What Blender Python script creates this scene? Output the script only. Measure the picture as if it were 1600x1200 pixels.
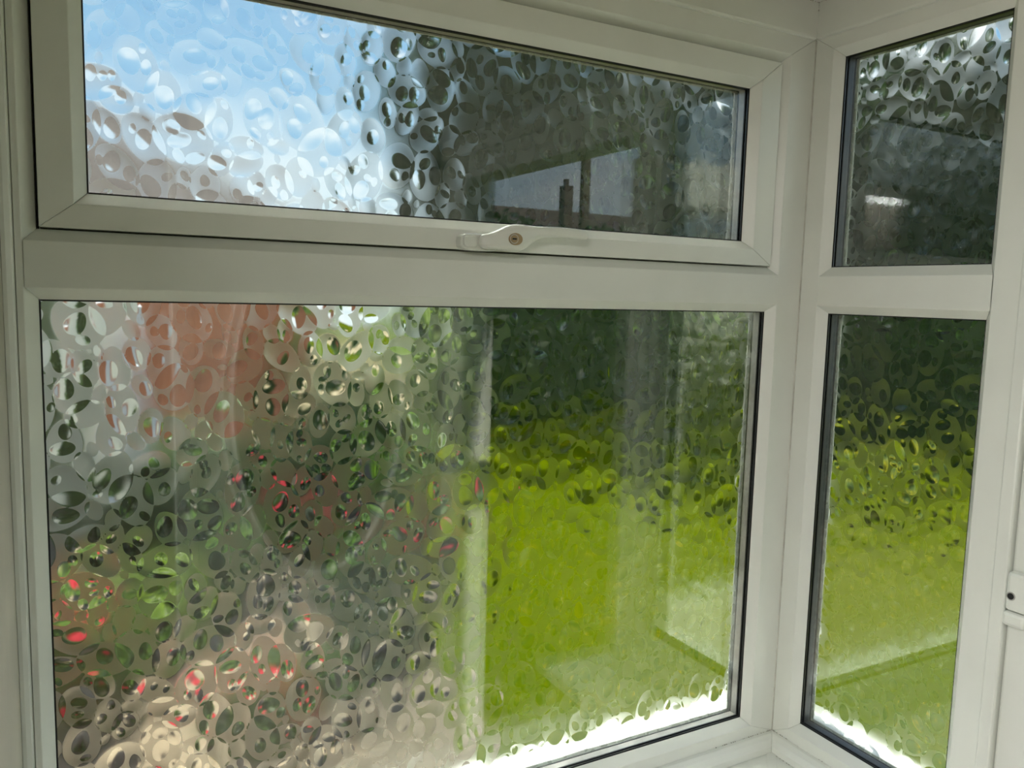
import bpy, bmesh, math, random
import numpy as np
from mathutils import Vector, Matrix

for o in list(bpy.data.objects):
    bpy.data.objects.remove(o, do_unlink=True)
SC = bpy.context.scene
COL = SC.collection
R = random.Random(7)
G = -1.55                      # outside ground level (camera height about 0)

# ---------------------------------------------------------------- camera
F_PX = 1264.5
yaw, pitch, roll = -0.501947, -0.110682, 0.026043
CAM = Vector((-0.92495, -0.831959, 0.01571))
fwd = Vector((-math.sin(yaw) * math.cos(pitch), math.cos(yaw) * math.cos(pitch), math.sin(pitch)))
rt = Vector((math.cos(yaw), math.sin(yaw), 0)); up = rt.cross(fwd)
r2 = math.cos(roll) * rt + math.sin(roll) * up
u2 = -math.sin(roll) * rt + math.cos(roll) * up
cd = bpy.data.cameras.new('camera'); cam = bpy.data.objects.new('camera', cd); COL.objects.link(cam)
cd.sensor_width = 36; cd.lens = F_PX * 36 / 1600; cd.clip_start = 0.005; cd.clip_end = 300
cam.matrix_world = Matrix(((r2.x, u2.x, -fwd.x, CAM.x), (r2.y, u2.y, -fwd.y, CAM.y), (r2.z, u2.z, -fwd.z, CAM.z), (0, 0, 0, 1)))
SC.camera = cam

# ---------------------------------------------------------------- sky, sun, exposure
W = bpy.data.worlds.new('sky'); SC.world = W; W.use_nodes = True
nt = W.node_tree; nt.nodes.clear()
def N(t, **k):
    n = nt.nodes.new(t)
    for a, b in k.items(): setattr(n, a, b)
    return n
tc = N('ShaderNodeTexCoord'); sp = N('ShaderNodeSeparateXYZ'); nt.links.new(tc.outputs['Generated'], sp.inputs[0])
rp = N('ShaderNodeValToRGB'); nt.links.new(sp.outputs['Z'], rp.inputs[0])
e = rp.color_ramp.elements
e[0].position = 0.0; e[0].color = (0.82, 0.92, 0.96, 1)
e[1].position = 1.0; e[1].color = (0.10, 0.24, 0.62, 1)
for p_, c_ in ((0.09, (0.66, 0.82, 0.93, 1)), (0.24, (0.30, 0.54, 0.80, 1)), (0.5, (0.17, 0.37, 0.68, 1))):
    q = e.new(p_); q.color = c_
mp = N('ShaderNodeMapping'); mp.inputs['Scale'].default_value = (1, 1, 2.6); mp.inputs['Location'].default_value = (0.35, 0.1, 0.2)
nt.links.new(tc.outputs['Generated'], mp.inputs[0])
nz = N('ShaderNodeTexNoise'); nz.inputs['Scale'].default_value = 3.2; nz.inputs['Detail'].default_value = 5
nt.links.new(mp.outputs[0], nz.inputs['Vector'])
cr = N('ShaderNodeMapRange'); cr.inputs['From Min'].default_value = 0.48; cr.inputs['From Max'].default_value = 0.68
nt.links.new(nz.outputs['Fac'], cr.inputs['Value'])
mx = N('ShaderNodeMix', data_type='RGBA'); mx.inputs['B'].default_value = (1.0, 1.02, 1.05, 1)
nt.links.new(cr.outputs[0], mx.inputs['Factor']); nt.links.new(rp.outputs[0], mx.inputs['A'])
bg = N('ShaderNodeBackground'); bg.inputs['Strength'].default_value = 0.86
nt.links.new(mx.outputs['Result'], bg.inputs[0])
wo = N('ShaderNodeOutputWorld'); nt.links.new(bg.outputs[0], wo.inputs[0])

sd = bpy.data.lights.new('sun', 'SUN'); sun = bpy.data.objects.new('sun', sd); COL.objects.link(sun)
sd.energy = 8.0; sd.angle = math.radians(1.2); sd.color = (1.0, 0.95, 0.86)
S_DIR = Vector((0.10, 0.68, 0.72)).normalized()      # towards the sun
sun.rotation_euler = S_DIR.to_track_quat('Z', 'Y').to_euler()

ad = bpy.data.lights.new('side_fill_light', 'AREA'); al = bpy.data.objects.new('side_fill_light', ad); COL.objects.link(al)
ad.shape = 'RECTANGLE'; ad.size = .9; ad.size_y = .62; ad.energy = 7; ad.color = (1.0, 0.985, 0.93)      # added fill light at added_side_window, facing +x
al.location = (-1.97, -1.0, -.12); al.rotation_euler = (0, -math.pi / 2, 0)
rd = bpy.data.lights.new('roof_fill_light', 'AREA'); rl = bpy.data.objects.new('roof_fill_light', rd); COL.objects.link(rl)
rd.shape = 'RECTANGLE'; rd.size = .8; rd.size_y = .20; rd.energy = 22; rd.color = (0.98, 0.99, 0.96)      # added fill light at the made-up rooflight, behind on the left
rl.location = (-1.5, -1.21, .395)
SC.view_settings.view_transform = 'Standard'; SC.view_settings.look = 'None'
SC.view_settings.exposure = 0.6; SC.view_settings.gamma = 1.0; SC.view_settings.use_curve_mapping = False
cy = SC.cycles
cy.max_bounces = 14; cy.diffuse_bounces = 5; cy.glossy_bounces = 5; cy.transmission_bounces = 10; cy.transparent_max_bounces = 24
cy.sample_clamp_indirect = 25.0; cy.sample_clamp_direct = 0; cy.use_denoising = True; cy.blur_glossy = 0.3
cy.caustics_refractive = True; cy.caustics_reflective = True

# ---------------------------------------------------------------- materials
def newmat(name):
    m = bpy.data.materials.new(name); m.use_nodes = True; m.node_tree.nodes.clear()
    t = m.node_tree
    out = t.nodes.new('ShaderNodeOutputMaterial')
    def n(ty, **k):
        x = t.nodes.new(ty)
        for a, b in k.items(): setattr(x, a, b)
        return x
    return m, t, out, n
def solid(name, c1, c2=None, rough=0.5, scale=8, metal=0.0, spec=0.5, bump=0.0, transl=None, lo=0.35, hi=0.65, detail=4, coat=0):
    m, t, out, n = newmat(name); L = t.links.new
    b = n('ShaderNodeBsdfPrincipled'); b.inputs['Roughness'].default_value = rough; b.inputs['Metallic'].default_value = metal
    b.inputs['Specular IOR Level'].default_value = spec; b.inputs['Coat Weight'].default_value = coat
    co = n('ShaderNodeTexCoord')
    nz = n('ShaderNodeTexNoise'); nz.inputs['Scale'].default_value = scale; nz.inputs['Detail'].default_value = detail
    L(co.outputs['Object'], nz.inputs['Vector'])
    mr = n('ShaderNodeMapRange'); mr.inputs['From Min'].default_value = lo; mr.inputs['From Max'].default_value = hi
    L(nz.outputs['Fac'], mr.inputs['Value'])
    mxx = n('ShaderNodeMix', data_type='RGBA'); mxx.inputs['A'].default_value = (*c1, 1); mxx.inputs['B'].default_value = (*(c2 or c1), 1)
    L(mr.outputs[0], mxx.inputs['Factor']); L(mxx.outputs['Result'], b.inputs['Base Color'])
    if bump:
        bp = n('ShaderNodeBump'); bp.inputs['Strength'].default_value = bump; bp.inputs['Distance'].default_value = 0.002
        L(nz.outputs['Fac'], bp.inputs['Height']); L(bp.outputs[0], b.inputs['Normal'])
    if transl:
        tr = n('ShaderNodeBsdfTranslucent'); tr.inputs['Color'].default_value = (*transl, 1)
        ms = n('ShaderNodeMixShader'); ms.inputs[0].default_value = 0.45
        L(b.outputs[0], ms.inputs[1]); L(tr.outputs[0], ms.inputs[2]); L(ms.outputs[0], out.inputs[0])
    else:
        L(b.outputs[0], out.inputs[0])
    return m
M = {}
M['upvc'] = solid('white_upvc', (0.72, 0.735, 0.68), (0.69, 0.705, 0.65), rough=0.33, scale=14, spec=0.45)
M['door_white'] = solid('white_door_skin', (0.88, 0.88, 0.85), (0.85, 0.85, 0.82), rough=0.4, scale=10)
M['grime'] = solid('grime', (0.16, 0.145, 0.11), (0.42, 0.41, 0.36), rough=0.8, scale=60)
M['cill'] = solid('white_cill_outside', (0.82, 0.83, 0.80), (0.74, 0.75, 0.72), rough=0.4, scale=10)
M['gasket'] = solid('black_gasket', (0.012, 0.013, 0.014), rough=0.45)
M['spacer'] = solid('grey_spacer', (0.42, 0.41, 0.38), (0.34, 0.335, 0.31), rough=0.45, scale=30, metal=0.35)
M['spacer_dark'] = solid('dark_spacer', (0.06, 0.07, 0.085), (0.05, 0.055, 0.065), rough=0.4, scale=20, metal=0.3)
M['ceiling'] = solid('rough_plaster', (0.72, 0.71, 0.66), (0.6, 0.59, 0.55), rough=0.9, scale=120, bump=0.8)
M['wall'] = solid('house_wall', (0.20, 0.165, 0.135), (0.15, 0.12, 0.10), rough=0.9, scale=20)
M['wall_pale'] = solid('pale_wall', (0.45, 0.42, 0.35), (0.38, 0.35, 0.30), rough=0.8, scale=6)
M['floor'] = solid('floor_tile', (0.32, 0.31, 0.28), (0.25, 0.24, 0.22), rough=0.5, scale=5)
M['brass'] = solid('brass_lock', (0.42, 0.30, 0.17), (0.30, 0.21, 0.12), rough=0.35, scale=40, metal=0.9)
M['steel'] = solid('steel', (0.55, 0.53, 0.5), rough=0.3, metal=1)
M['black'] = solid('black', (0.01, 0.01, 0.01), rough=0.6)
M['darkglass'] = solid('door_glass_dark', (0.05, 0.055, 0.06), rough=0.12)

def grass_mat():
    m, t, out, n = newmat('lawn_grass'); L = t.links.new
    co = n('ShaderNodeTexCoord')
    n1 = n('ShaderNodeTexNoise'); n1.inputs['Scale'].default_value = 0.9; n1.inputs['Detail'].default_value = 6
    n2 = n('ShaderNodeTexNoise'); n2.inputs['Scale'].default_value = 9; n2.inputs['Detail'].default_value = 3
    vo = n('ShaderNodeTexVoronoi'); vo.inputs['Scale'].default_value = 3.2
    for x in (n1, n2, vo): L(co.outputs['Object'], x.inputs['Vector'])
    r = n('ShaderNodeValToRGB'); L(n1.outputs['Fac'], r.inputs[0])
    e = r.color_ramp.elements; e[0].position = .32; e[0].color = (0.034, 0.062, 0.0005, 1); e[1].position = .68; e[1].color = (0.068, 0.090, 0.0005, 1)
    mr = n('ShaderNodeMapRange'); mr.inputs['From Min'].default_value = .42; mr.inputs['From Max'].default_value = .7
    L(n2.outputs['Fac'], mr.inputs['Value'])
    mm = n('ShaderNodeMix', data_type='RGBA'); mm.inputs['B'].default_value = (0.085, 0.10, 0.001, 1); L(mr.outputs[0], mm.inputs['Factor']); L(r.outputs[0], mm.inputs['A'])
    lt = n('ShaderNodeMath', operation='LESS_THAN'); lt.inputs[1].default_value = 0.16; L(vo.outputs['Distance'], lt.inputs[0])
    m2 = n('ShaderNodeMix', data_type='RGBA'); m2.inputs['B'].default_value = (0.2, 0.16, 0.002, 1); L(lt.outputs[0], m2.inputs['Factor']); L(mm.outputs['Result'], m2.inputs['A'])
    b = n('ShaderNodeBsdfPrincipled'); b.inputs['Roughness'].default_value = .95; b.inputs['Specular IOR Level'].default_value = .0
    L(m2.outputs['Result'], b.inputs['Base Color']); L(b.outputs[0], out.inputs[0])
    return m
M['grass'] = grass_mat()
def brick_mat(name, c1, c2, mortar, sc=4.5):
    m, t, out, n = newmat(name); L = t.links.new
    co = n('ShaderNodeTexCoord'); br = n('ShaderNodeTexBrick'); br.inputs['Scale'].default_value = sc
    mpn = n('ShaderNodeMapping'); mpn.inputs['Rotation'].default_value = (math.pi / 2, 0, 0)
    L(co.outputs['Object'], mpn.inputs[0]); L(mpn.outputs[0], br.inputs['Vector'])
    br.inputs['Color1'].default_value = (*c1, 1); br.inputs['Color2'].default_value = (*c2, 1); br.inputs['Mortar'].default_value = (*mortar, 1)
    b = n('ShaderNodeBsdfPrincipled'); b.inputs['Roughness'].default_value = .9
    L(br.outputs['Color'], b.inputs['Base Color']); L(b.outputs[0], out.inputs[0]); return m
M['brick'] = brick_mat('pink_brick', (0.66, 0.235, 0.11), (0.58, 0.20, 0.09), (0.60, 0.29, 0.17))
M['roof'] = solid('brown_roof', (0.075, 0.048, 0.038), (0.04, 0.027, 0.022), rough=.9, scale=5)
M['render'] = solid('cream_render', (0.90, 0.88, 0.72), (0.84, 0.81, 0.66), rough=.8, scale=3)
M['white'] = solid('white_paint', (0.86, 0.87, 0.86), (0.8, 0.8, 0.8), rough=.5)
M['concrete'] = solid('pale_concrete', (0.72, 0.70, 0.64), (0.62, 0.60, 0.55), rough=.9, scale=3)
M['paving'] = solid('tan_paving', (0.31, 0.245, 0.15), (0.20, 0.15, 0.09), rough=.9, scale=2.5)
M['soil'] = solid('soil', (0.15, 0.125, 0.08), (0.085, 0.07, 0.045), rough=1, scale=4)
M['wood'] = solid('bark', (0.09, 0.06, 0.04), (0.05, 0.035, 0.025), rough=.9, scale=9)
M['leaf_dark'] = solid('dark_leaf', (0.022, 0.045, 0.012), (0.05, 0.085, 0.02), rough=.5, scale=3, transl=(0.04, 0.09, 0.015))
M['leaf_hedge'] = solid('hedge_leaf', (0.035, 0.085, 0.012), (0.12, 0.22, 0.02), rough=.5, scale=1.6, transl=(0.22, 0.42, 0.02))
M['leaf_olive'] = solid('olive_leaf', (0.09, 0.10, 0.035), (0.15, 0.155, 0.055), rough=.5, scale=2, transl=(0.16, 0.18, 0.05))
M['leaf_lime'] = solid('lime_leaf', (0.12, 0.20, 0.03), (0.22, 0.30, 0.06), rough=.5, scale=3, transl=(0.24, 0.36, 0.05))
M['leaf_mid'] = solid('mid_leaf', (0.05, 0.11, 0.025), (0.12, 0.19, 0.05), rough=.5, scale=3, transl=(0.14, 0.26, 0.05))
M['cream_flower'] = solid('cream_petal', (0.85, 0.80, 0.62), (0.75, 0.68, 0.5), rough=.6, transl=(0.8, 0.7, 0.5))
M['red_flower'] = solid('red_petal', (0.75, 0.02, 0.05), (0.85, 0.12, 0.14), rough=.5, scale=4, transl=(0.6, 0.08, 0.10))
M['yellow_flower'] = solid('yellow_petal', (0.50, 0.48, 0.02), rough=.5, transl=(0.5, 0.46, 0.02))

def clear_glass():
    m, t, out, n = newmat('clear_glass'); L = t.links.new
    ge = n('ShaderNodeNewGeometry'); dt = n('ShaderNodeVectorMath', operation='DOT_PRODUCT')
    L(ge.outputs['Normal'], dt.inputs[0]); L(ge.outputs['Incoming'], dt.inputs[1])
    ab = n('ShaderNodeMath', operation='ABSOLUTE'); L(dt.outputs['Value'], ab.inputs[0])
    s = n('ShaderNodeMath', operation='SUBTRACT'); s.inputs[0].default_value = 1; L(ab.outputs[0], s.inputs[1])
    p = n('ShaderNodeMath', operation='POWER'); p.inputs[1].default_value = 5; L(s.outputs[0], p.inputs[0])
    ma = n('ShaderNodeMath', operation='MULTIPLY_ADD'); ma.inputs[1].default_value = .96; ma.inputs[2].default_value = .043; L(p.outputs[0], ma.inputs[0])
    tr = n('ShaderNodeBsdfTransparent'); tr.inputs[0].default_value = (0.97, 0.985, 0.975, 1)
    gl = n('ShaderNodeBsdfGlossy'); gl.inputs['Roughness'].default_value = 0.0; gl.inputs[0].default_value = (1, 1, 1, 1)
    ms = n('ShaderNodeMixShader'); L(ma.outputs[0], ms.inputs[0]); L(tr.outputs[0], ms.inputs[1]); L(gl.outputs[0], ms.inputs[2]); L(ms.outputs[0], out.inputs[0])
    return m
M['glass'] = clear_glass()
def pattern_glass():
    m, t, out, n = newmat('patterned_glass'); L = t.links.new
    def lv(attr, w):
        a = n('ShaderNodeAttribute', attribute_name=attr)
        mr = n('ShaderNodeMapRange'); mr.inputs['From Min'].default_value = w; mr.inputs['From Max'].default_value = -w
        L(a.outputs['Fac'], mr.inputs['Value']); return mr.outputs[0]
    l1 = lv('f1', .12); l2 = lv('f2', .12); l3 = lv('f3', .12)
    def mixv(f, a, b):
        x = n('ShaderNodeMix', data_type='FLOAT'); L(f, x.inputs['Factor'])
        for s_, v in (('A', a), ('B', b)):
            if isinstance(v, float): x.inputs[s_].default_value = v
            else: L(v, x.inputs[s_])
        return x.outputs['Result']
    r = mixv(l1, RG[0], RG[1]); r = mixv(l2, r, RG[2]); r = mixv(l3, r, RG[3])
    g = n('ShaderNodeBsdfGlass', distribution='BECKMANN'); g.inputs['IOR'].default_value = 1.5; g.inputs['Color'].default_value = (0.97, 0.985, 0.97, 1)
    L(r, g.inputs['Roughness']); L(g.outputs[0], out.inputs[0])
    return m
RG = (0.23, 0.36, 0.11, 0.25)
M['pattern'] = pattern_glass()
m, t, out, n = newmat('outer_glass_face')
g = n('ShaderNodeBsdfGlass', distribution='GGX'); g.inputs['IOR'].default_value = 1.5; g.inputs['Roughness'].default_value = 0.0; g.inputs['Color'].default_value = (0.98, 0.99, 0.98, 1)
t.links.new(g.outputs[0], out.inputs[0]); M['outer'] = m

# ---------------------------------------------------------------- helpers
def tag(o, label=None, cat=None, group=None, kind=None):
    if label: o['label'] = label
    if cat: o['category'] = cat
    if group: o['group'] = group
    if kind: o['kind'] = kind
    return o
def empty(name, loc=(0, 0, 0), **k):
    o = bpy.data.objects.new(name, None); COL.objects.link(o); o.location = loc; o.empty_display_size = .1
    return tag(o, **k)
def link(name, bm, mat, parent=None, smooth=False, bevel=0, **k):
    bmesh.ops.recalc_face_normals(bm, faces=bm.faces)
    me = bpy.data.meshes.new(name); bm.to_mesh(me); bm.free()
    if smooth:
        for p in me.polygons: p.use_smooth = True
    o = bpy.data.objects.new(name, me); COL.objects.link(o)
    for mm in (mat if isinstance(mat, (list, tuple)) else [mat]): me.materials.append(mm)
    if parent:
        o.parent = parent
        pl = parent.location
        while parent.parent: parent = parent.parent; pl = pl + parent.location
        o.location = -pl            # geometry is given in world coordinates
    if bevel:
        b = o.modifiers.new('bevel', 'BEVEL'); b.width = bevel; b.segments = 2; b.limit_method = 'ANGLE'; b.angle_limit = math.radians(25)
    return tag(o, **k)
def box(bm, x0, x1, y0, y1, z0, z1):
    v = [bm.verts.new((x, y, z)) for x in (x0, x1) for y in (y0, y1) for z in (z0, z1)]
    for f in ((0, 1, 3, 2), (4, 6, 7, 5), (0, 4, 5, 1), (2, 3, 7, 6), (0, 2, 6, 4), (1, 5, 7, 3)): bm.faces.new([v[i] for i in f])
    return bm
def boxo(name, b, mat, parent=None, **k): return link(name, box(bmesh.new(), *b), mat, parent, **k)
def loft(bm, rings, caps=True):
    vs = [[bm.verts.new(p) for p in r] for r in rings]
    n_ = len(rings[0])
    for a, b in zip(vs, vs[1:]):
        for i in range(n_):
            j = (i + 1) % n_; bm.faces.new((a[i], a[j], b[j], b[i]))
    if caps: bm.faces.new(vs[0][::-1]); bm.faces.new(vs[-1])
    return bm
T1 = lambda u, d, v: (u, d, v)          # window in the plane y = 0
T2 = lambda s, d, v: (d, -s, v)         # window in the plane x = 0, s runs towards the doorway
def ring(T, rect, Ws, prof, names, mat, parent, d0=0.0, bevel=0.0006, gap=0.00015, skip=(), **k):
    """four mitred members round rect=(u0,u1,v0,v1); prof = [(o,d)], o 'W' = outer width of that side (L,R,B,T)"""
    u0, u1, v0, v1 = rect; L_, R_, B_, T_ = Ws
    def c(o, side): return side if o == 'W' else o
    def ring_at(corner):
        out_ = []
        for o, d in prof:
            u = u0 - c(o, L_) if 'L' in corner else u1 + c(o, R_)
            v = v0 - c(o, B_) if 'B' in corner else v1 + c(o, T_)
            out_.append(Vector((u, d + d0, v)))
        return out_
    cs = {x: ring_at(x) for x in ('LB', 'RB', 'LT', 'RT')}
    res = []
    for nm, a, b in zip(names, ('LB', 'LB', 'RB', 'LT'), ('LT', 'RB', 'RT', 'RT')):
        if nm in skip or nm is None: continue
        A, B = cs[a], cs[b]
        dv = (B[0] - A[0]).normalized() * gap
        bm = loft(bmesh.new(), [[T(*(p + dv)) for p in A], [T(*(p - dv)) for p in B]])
        res.append(link(nm, bm, mat, parent, bevel=bevel, **k))
    return res

# ---------------------------------------------------------------- patterned pane
def pane_fields(w, h, step, seed):
    rs = np.random.RandomState(seed)
    nu, nv = int(round(w / step)) + 1, int(round(h / step)) + 1
    U = np.linspace(0, w, nu); V = np.linspace(0, h, nv)
    f1 = np.full((nv, nu), 3.0); f2 = f1.copy(); f3 = f1.copy(); cnt = np.zeros((nv, nu), np.int16); H = np.zeros((nv, nu))
    area = w * h
    passes = ((.020, .029, int(area * 1300)), (.0150, .0200, int(area * 15000)), (.0105, .0150, int(area * 18000)), (.0072, .0105, int(area * 18000)), (.0046, .0068, int(area * 9000)))
    for a0, a1, k in passes:
        for _ in range(k):
            a = rs.uniform(a0, a1); b = a * rs.uniform(.58, .82); cx = rs.uniform(-.01, w + .01); cy = rs.uniform(-.01, h + .01)
            th = rs.normal(math.pi / 2, .38) if rs.rand() < .78 else rs.normal(0, .35)
            i0, i1 = np.searchsorted(U, (cx - a - .004, cx + a + .004)); j0, j1 = np.searchsorted(V, (cy - a - .004, cy + a + .004))
            if i1 <= i0 or j1 <= j0: continue
            uu = U[None, i0:i1] - cx; vv = V[j0:j1, None] - cy
            p = uu * math.cos(th) + vv * math.sin(th); q = -uu * math.sin(th) + vv * math.cos(th)
            egg = 1 + rs.uniform(-.22, .22) * np.clip(p / a, -1, 1)
            r = np.sqrt((p / a) ** 2 + (q / (b * egg)) ** 2)
            ins = r < 1
            c = cnt[j0:j1, i0:i1]
            if not ins.any(): continue
            ci = c[ins]
            cov = (ci > 0).mean(); mxc = ci.max()
            if mxc >= 2: continue
            if a < .0058 and .02 < cov < .98: continue
            lim = .30 if a > .0105 else .20
            if lim < cov < .99: continue
            if a > .0125 and cov > lim: continue
            if .0 < cov < lim and (ci > 0).sum() < 3: continue
            c[ins] += 1
            f = (r - 1) * (a * b) ** .5 * 1000        # about millimetres
            A1 = f1[j0:j1, i0:i1] ; A2 = f2[j0:j1, i0:i1]; A3 = f3[j0:j1, i0:i1]
            s = np.sort(np.stack([A1, A2, A3, f]), axis=0)
            f1[j0:j1, i0:i1] = s[0]; f2[j0:j1, i0:i1] = s[1]; f3[j0:j1, i0:i1] = s[2]
            amp = rs.uniform(.35, 1.0) * .075 * b * (1 if rs.rand() < .8 else -1)
            tx, ty = rs.normal(0, .012, 2)
            H[j0:j1, i0:i1] += np.where(ins, amp * (1 - r * r) + tx * uu * (1 - r ** 4) + ty * vv * (1 - r ** 4), 0)
    return U, V, f1, f2, f3, H
def patterned_pane(name, T, rect, d, step, seed, parent, thick=.005):
    u0, u1, v0, v1 = rect
    U, V, f1, f2, f3, H = pane_fields(u1 - u0, v1 - v0, step, seed)
    nv, nu = f1.shape
    uu, vv = np.meshgrid(U + u0, V + v0)
    dd = d + thick + H
    nn = nu * nv
    loc = np.stack([uu.ravel(), dd.ravel(), vv.ravel()], 1)
    back = np.array([(u0, d, v0), (u1, d, v0), (u1, d, v1), (u0, d, v1)])
    loc = np.vstack([loc, back])
    if T is T2: loc = np.stack([loc[:, 1], -loc[:, 0], loc[:, 2]], 1)
    idx = np.arange(nn).reshape(nv, nu)
    q = np.stack([idx[:-1, :-1], idx[:-1, 1:], idx[1:, 1:], idx[1:, :-1]], -1).reshape(-1, 4)
    q = q[:, ::-1]                      # the patterned relief is on the outside, the flat face towards the room
    bk = np.array([[nn, nn + 1, nn + 2, nn + 3]])
    q = np.vstack([q, bk])
    me = bpy.data.meshes.new(name)
    me.vertices.add(len(loc)); me.vertices.foreach_set('co', loc.astype(np.float32).ravel())
    q = np.ascontiguousarray(q); me.loops.add(q.size); me.loops.foreach_set('vertex_index', q.astype(np.int32).ravel())
    me.polygons.add(len(q)); me.polygons.foreach_set('loop_start', (np.arange(len(q)) * 4).astype(np.int32))
    me.update(calc_edges=True)
    me.polygons.foreach_set('use_smooth', np.ones(len(q), bool))
    mi = np.zeros(len(q), np.int32); mi[-1] = 1
    me.materials.append(M['pattern']); me.materials.append(M['outer'])
    me.polygons.foreach_set('material_index', mi)
    for nm, arr in (('f1', f1), ('f2', f2), ('f3', f3)):
        a = me.attributes.new(nm, 'FLOAT', 'POINT')
        a.data.foreach_set('value', np.concatenate([arr.ravel(), np.ones(4)]).astype(np.float32))
    me.update()
    o = bpy.data.objects.new(name, me); COL.objects.link(o); o.parent = parent; o.location = -parent.location
    return o

def glazing(T, rect, d0, parent, seed, spacer_mat, step=.0016):
    """sealed unit: clear inner pane, spacer bars, patterned outer pane, black gaskets; d0 = depth of the bead nose"""
    u0, u1, v0, v1 = rect
    e_ = .007
    g = box(bmesh.new(), u0 - e_, u1 + e_, d0 + .0035, d0 + .0075, v0 - e_, v1 + e_)
    for v in g.verts: v.co = T(*v.co)
    link('inner_pane', g, M['glass'], parent, label='clear flat inner pane')
    patterned_pane('patterned_pane', T, (u0 - e_, u1 + e_, v0 - e_, v1 + e_), d0 + .0235, step, seed, parent)['label'] = 'obscure outer pane with raised overlapping pebble ovals'
    nm = ['spacer_bar'] * 4
    ring(T, rect, (.006,) * 4, [(.001, .0095), ('W', .0095), ('W', .0205), (.001, .0205)], nm, spacer_mat, parent, d0=d0, bevel=0)
    ring(T, rect, (.006,) * 4, [(.0004, .0076), ('W', .0076), ('W', .0094), (.0004, .0094)], ['sealant'] * 4, M['gasket'], parent, d0=d0, bevel=0)
    ring(T, rect, (.006,) * 4, [(.0004, .0206), ('W', .0206), ('W', .0222), (.0004, .0222)], ['sealant'] * 4, M['gasket'], parent, d0=d0, bevel=0)
    ring(T, rect, (.006,) * 4, [(-.0012, .0008), ('W', .0008), ('W', .0034), (-.0004, .0034)], ['gasket'] * 4, M['gasket'], parent, d0=d0, bevel=0)

NAMES = ['frame_jamb', 'frame_sill', 'frame_jamb', 'frame_head']
def frame_prof(pocket=.0305):
    return [(0, 0), (.011, -.012), ('W', -.012), ('W', .0318), (0, .0318), (0, pocket), (.009, pocket), (.009, .001)]
XL, XR, ZB, ZR2 = -.9476, -.0676, -.5999, .3433
# ================================================================ window 1 (main)
w1 = empty('window_1', (-.5, 0, -.63), label='large white framed window of obscure pebble pattern glass with opening top light and handle', cat='window', kind='structure')
ring(T1, (XL, XR, ZB, .3360), (.0165, .0556, .0285, .0385), frame_prof(), NAMES, M['upvc'], w1)
bm = bmesh.new()
prof = [(0, 0, 0), (.0106, -.0126, .0105), (.0510, -.0126, .0105), (.0618, 0, 0), (.0618, .001, 0), (.053, .001, 0), (.053, .0305, 0), (.0618, .0305, 0), (.0618, .0318, 0), (0, .0318, 0), (0, .0305, 0), (.009, .0305, 0), (.009, .001, 0)]
loft(bm, [[(XL - s + .0002, d, z) for z, d, s in prof], [(XR + s - .0002, d, z) for z, d, s in prof]])
link('transom', bm, M['upvc'], w1, bevel=.0006)
glazing(T1, (XL, XR, ZB, 0.0), 0.0, w1, 11, M['spacer'])
# opening sash
SL, SR, SB, ST = -.9070, -.1165, .0955, .2965
so = empty('opening_sash', (0, 0, 0)); so.parent = w1; so.location = (.5, 0, .63)
so['label'] = 'white top hung sash'
sash_prof = [(0, .002), (.011, -.0105), ('W', -.0105), ('W', .0338), (0, .0338), (0, .0325), (.009, .0325), (.009, .003)]
def child(o, p): o.parent = p; return o
ring(T1, (SL, SR, SB, ST), (.0385, .0450, .0322, .0375), sash_prof, ['sash_stile', 'sash_rail', 'sash_stile', 'sash_rail'], M['upvc'], so)
glazing(T1, (SL, SR, SB, ST), .002, w1, 23, M['spacer'])
ring(T1, (XL, XR, .0618, .3360), (.0, .0, .0, .0), [(-.0016, .028), (.0, .028), (.0, .034), (-.0016, .034)], ['weather_seal'] * 4, M['gasket'], w1, bevel=0)
# outside cill of window 1
bm = bmesh.new()
loft(bm, [[(x, .0345, -.607), (x, .100, -.624), (x, .100, -.66), (x, .0345, -.66)] for x in (-.975, .10)])
link('outer_cill', bm, M['cill'], w1, label='white outside cill')
# handle
hd = empty('window_handle', (0, 0, 0)); hd.parent = w1; hd.location = (.5, 0, .63); hd['label'] = 'white locking handle with brass keyhole'
YS = -.0105
def rrect(cx, cz, hw, hh, y, r=.4, n=20, sx=0):
    pts = []
    for i in range(n):
        a = 2 * math.pi * i / n; c_, s_ = math.cos(a), math.sin(a)
        e_ = .55
        pts.append((cx + hw * math.copysign(abs(c_) ** e_, c_) , y, cz + hh * math.copysign(abs(s_) ** e_, s_)))
    return pts
HX = -.5285
bm = loft(bmesh.new(), [rrect(-.5245, .0715, .0245, .0095, YS - .0002), rrect(-.5245, .0715, .0245, .0095, YS - .008), rrect(-.5245, .0715, .0235, .0086, YS - .010)])
link('base_plate', bm, M['upvc'], hd, smooth=False)
bm = loft(bmesh.new(), [rrect(-.5365, .0718, .0085, .0062, YS - .0098), rrect(-.5365, .0718, .0085, .0062, YS - .0112), rrect(-.5365, .0718, .0078, .0055, YS - .0118)])
link('push_button', bm, M['upvc'], hd)
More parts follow.
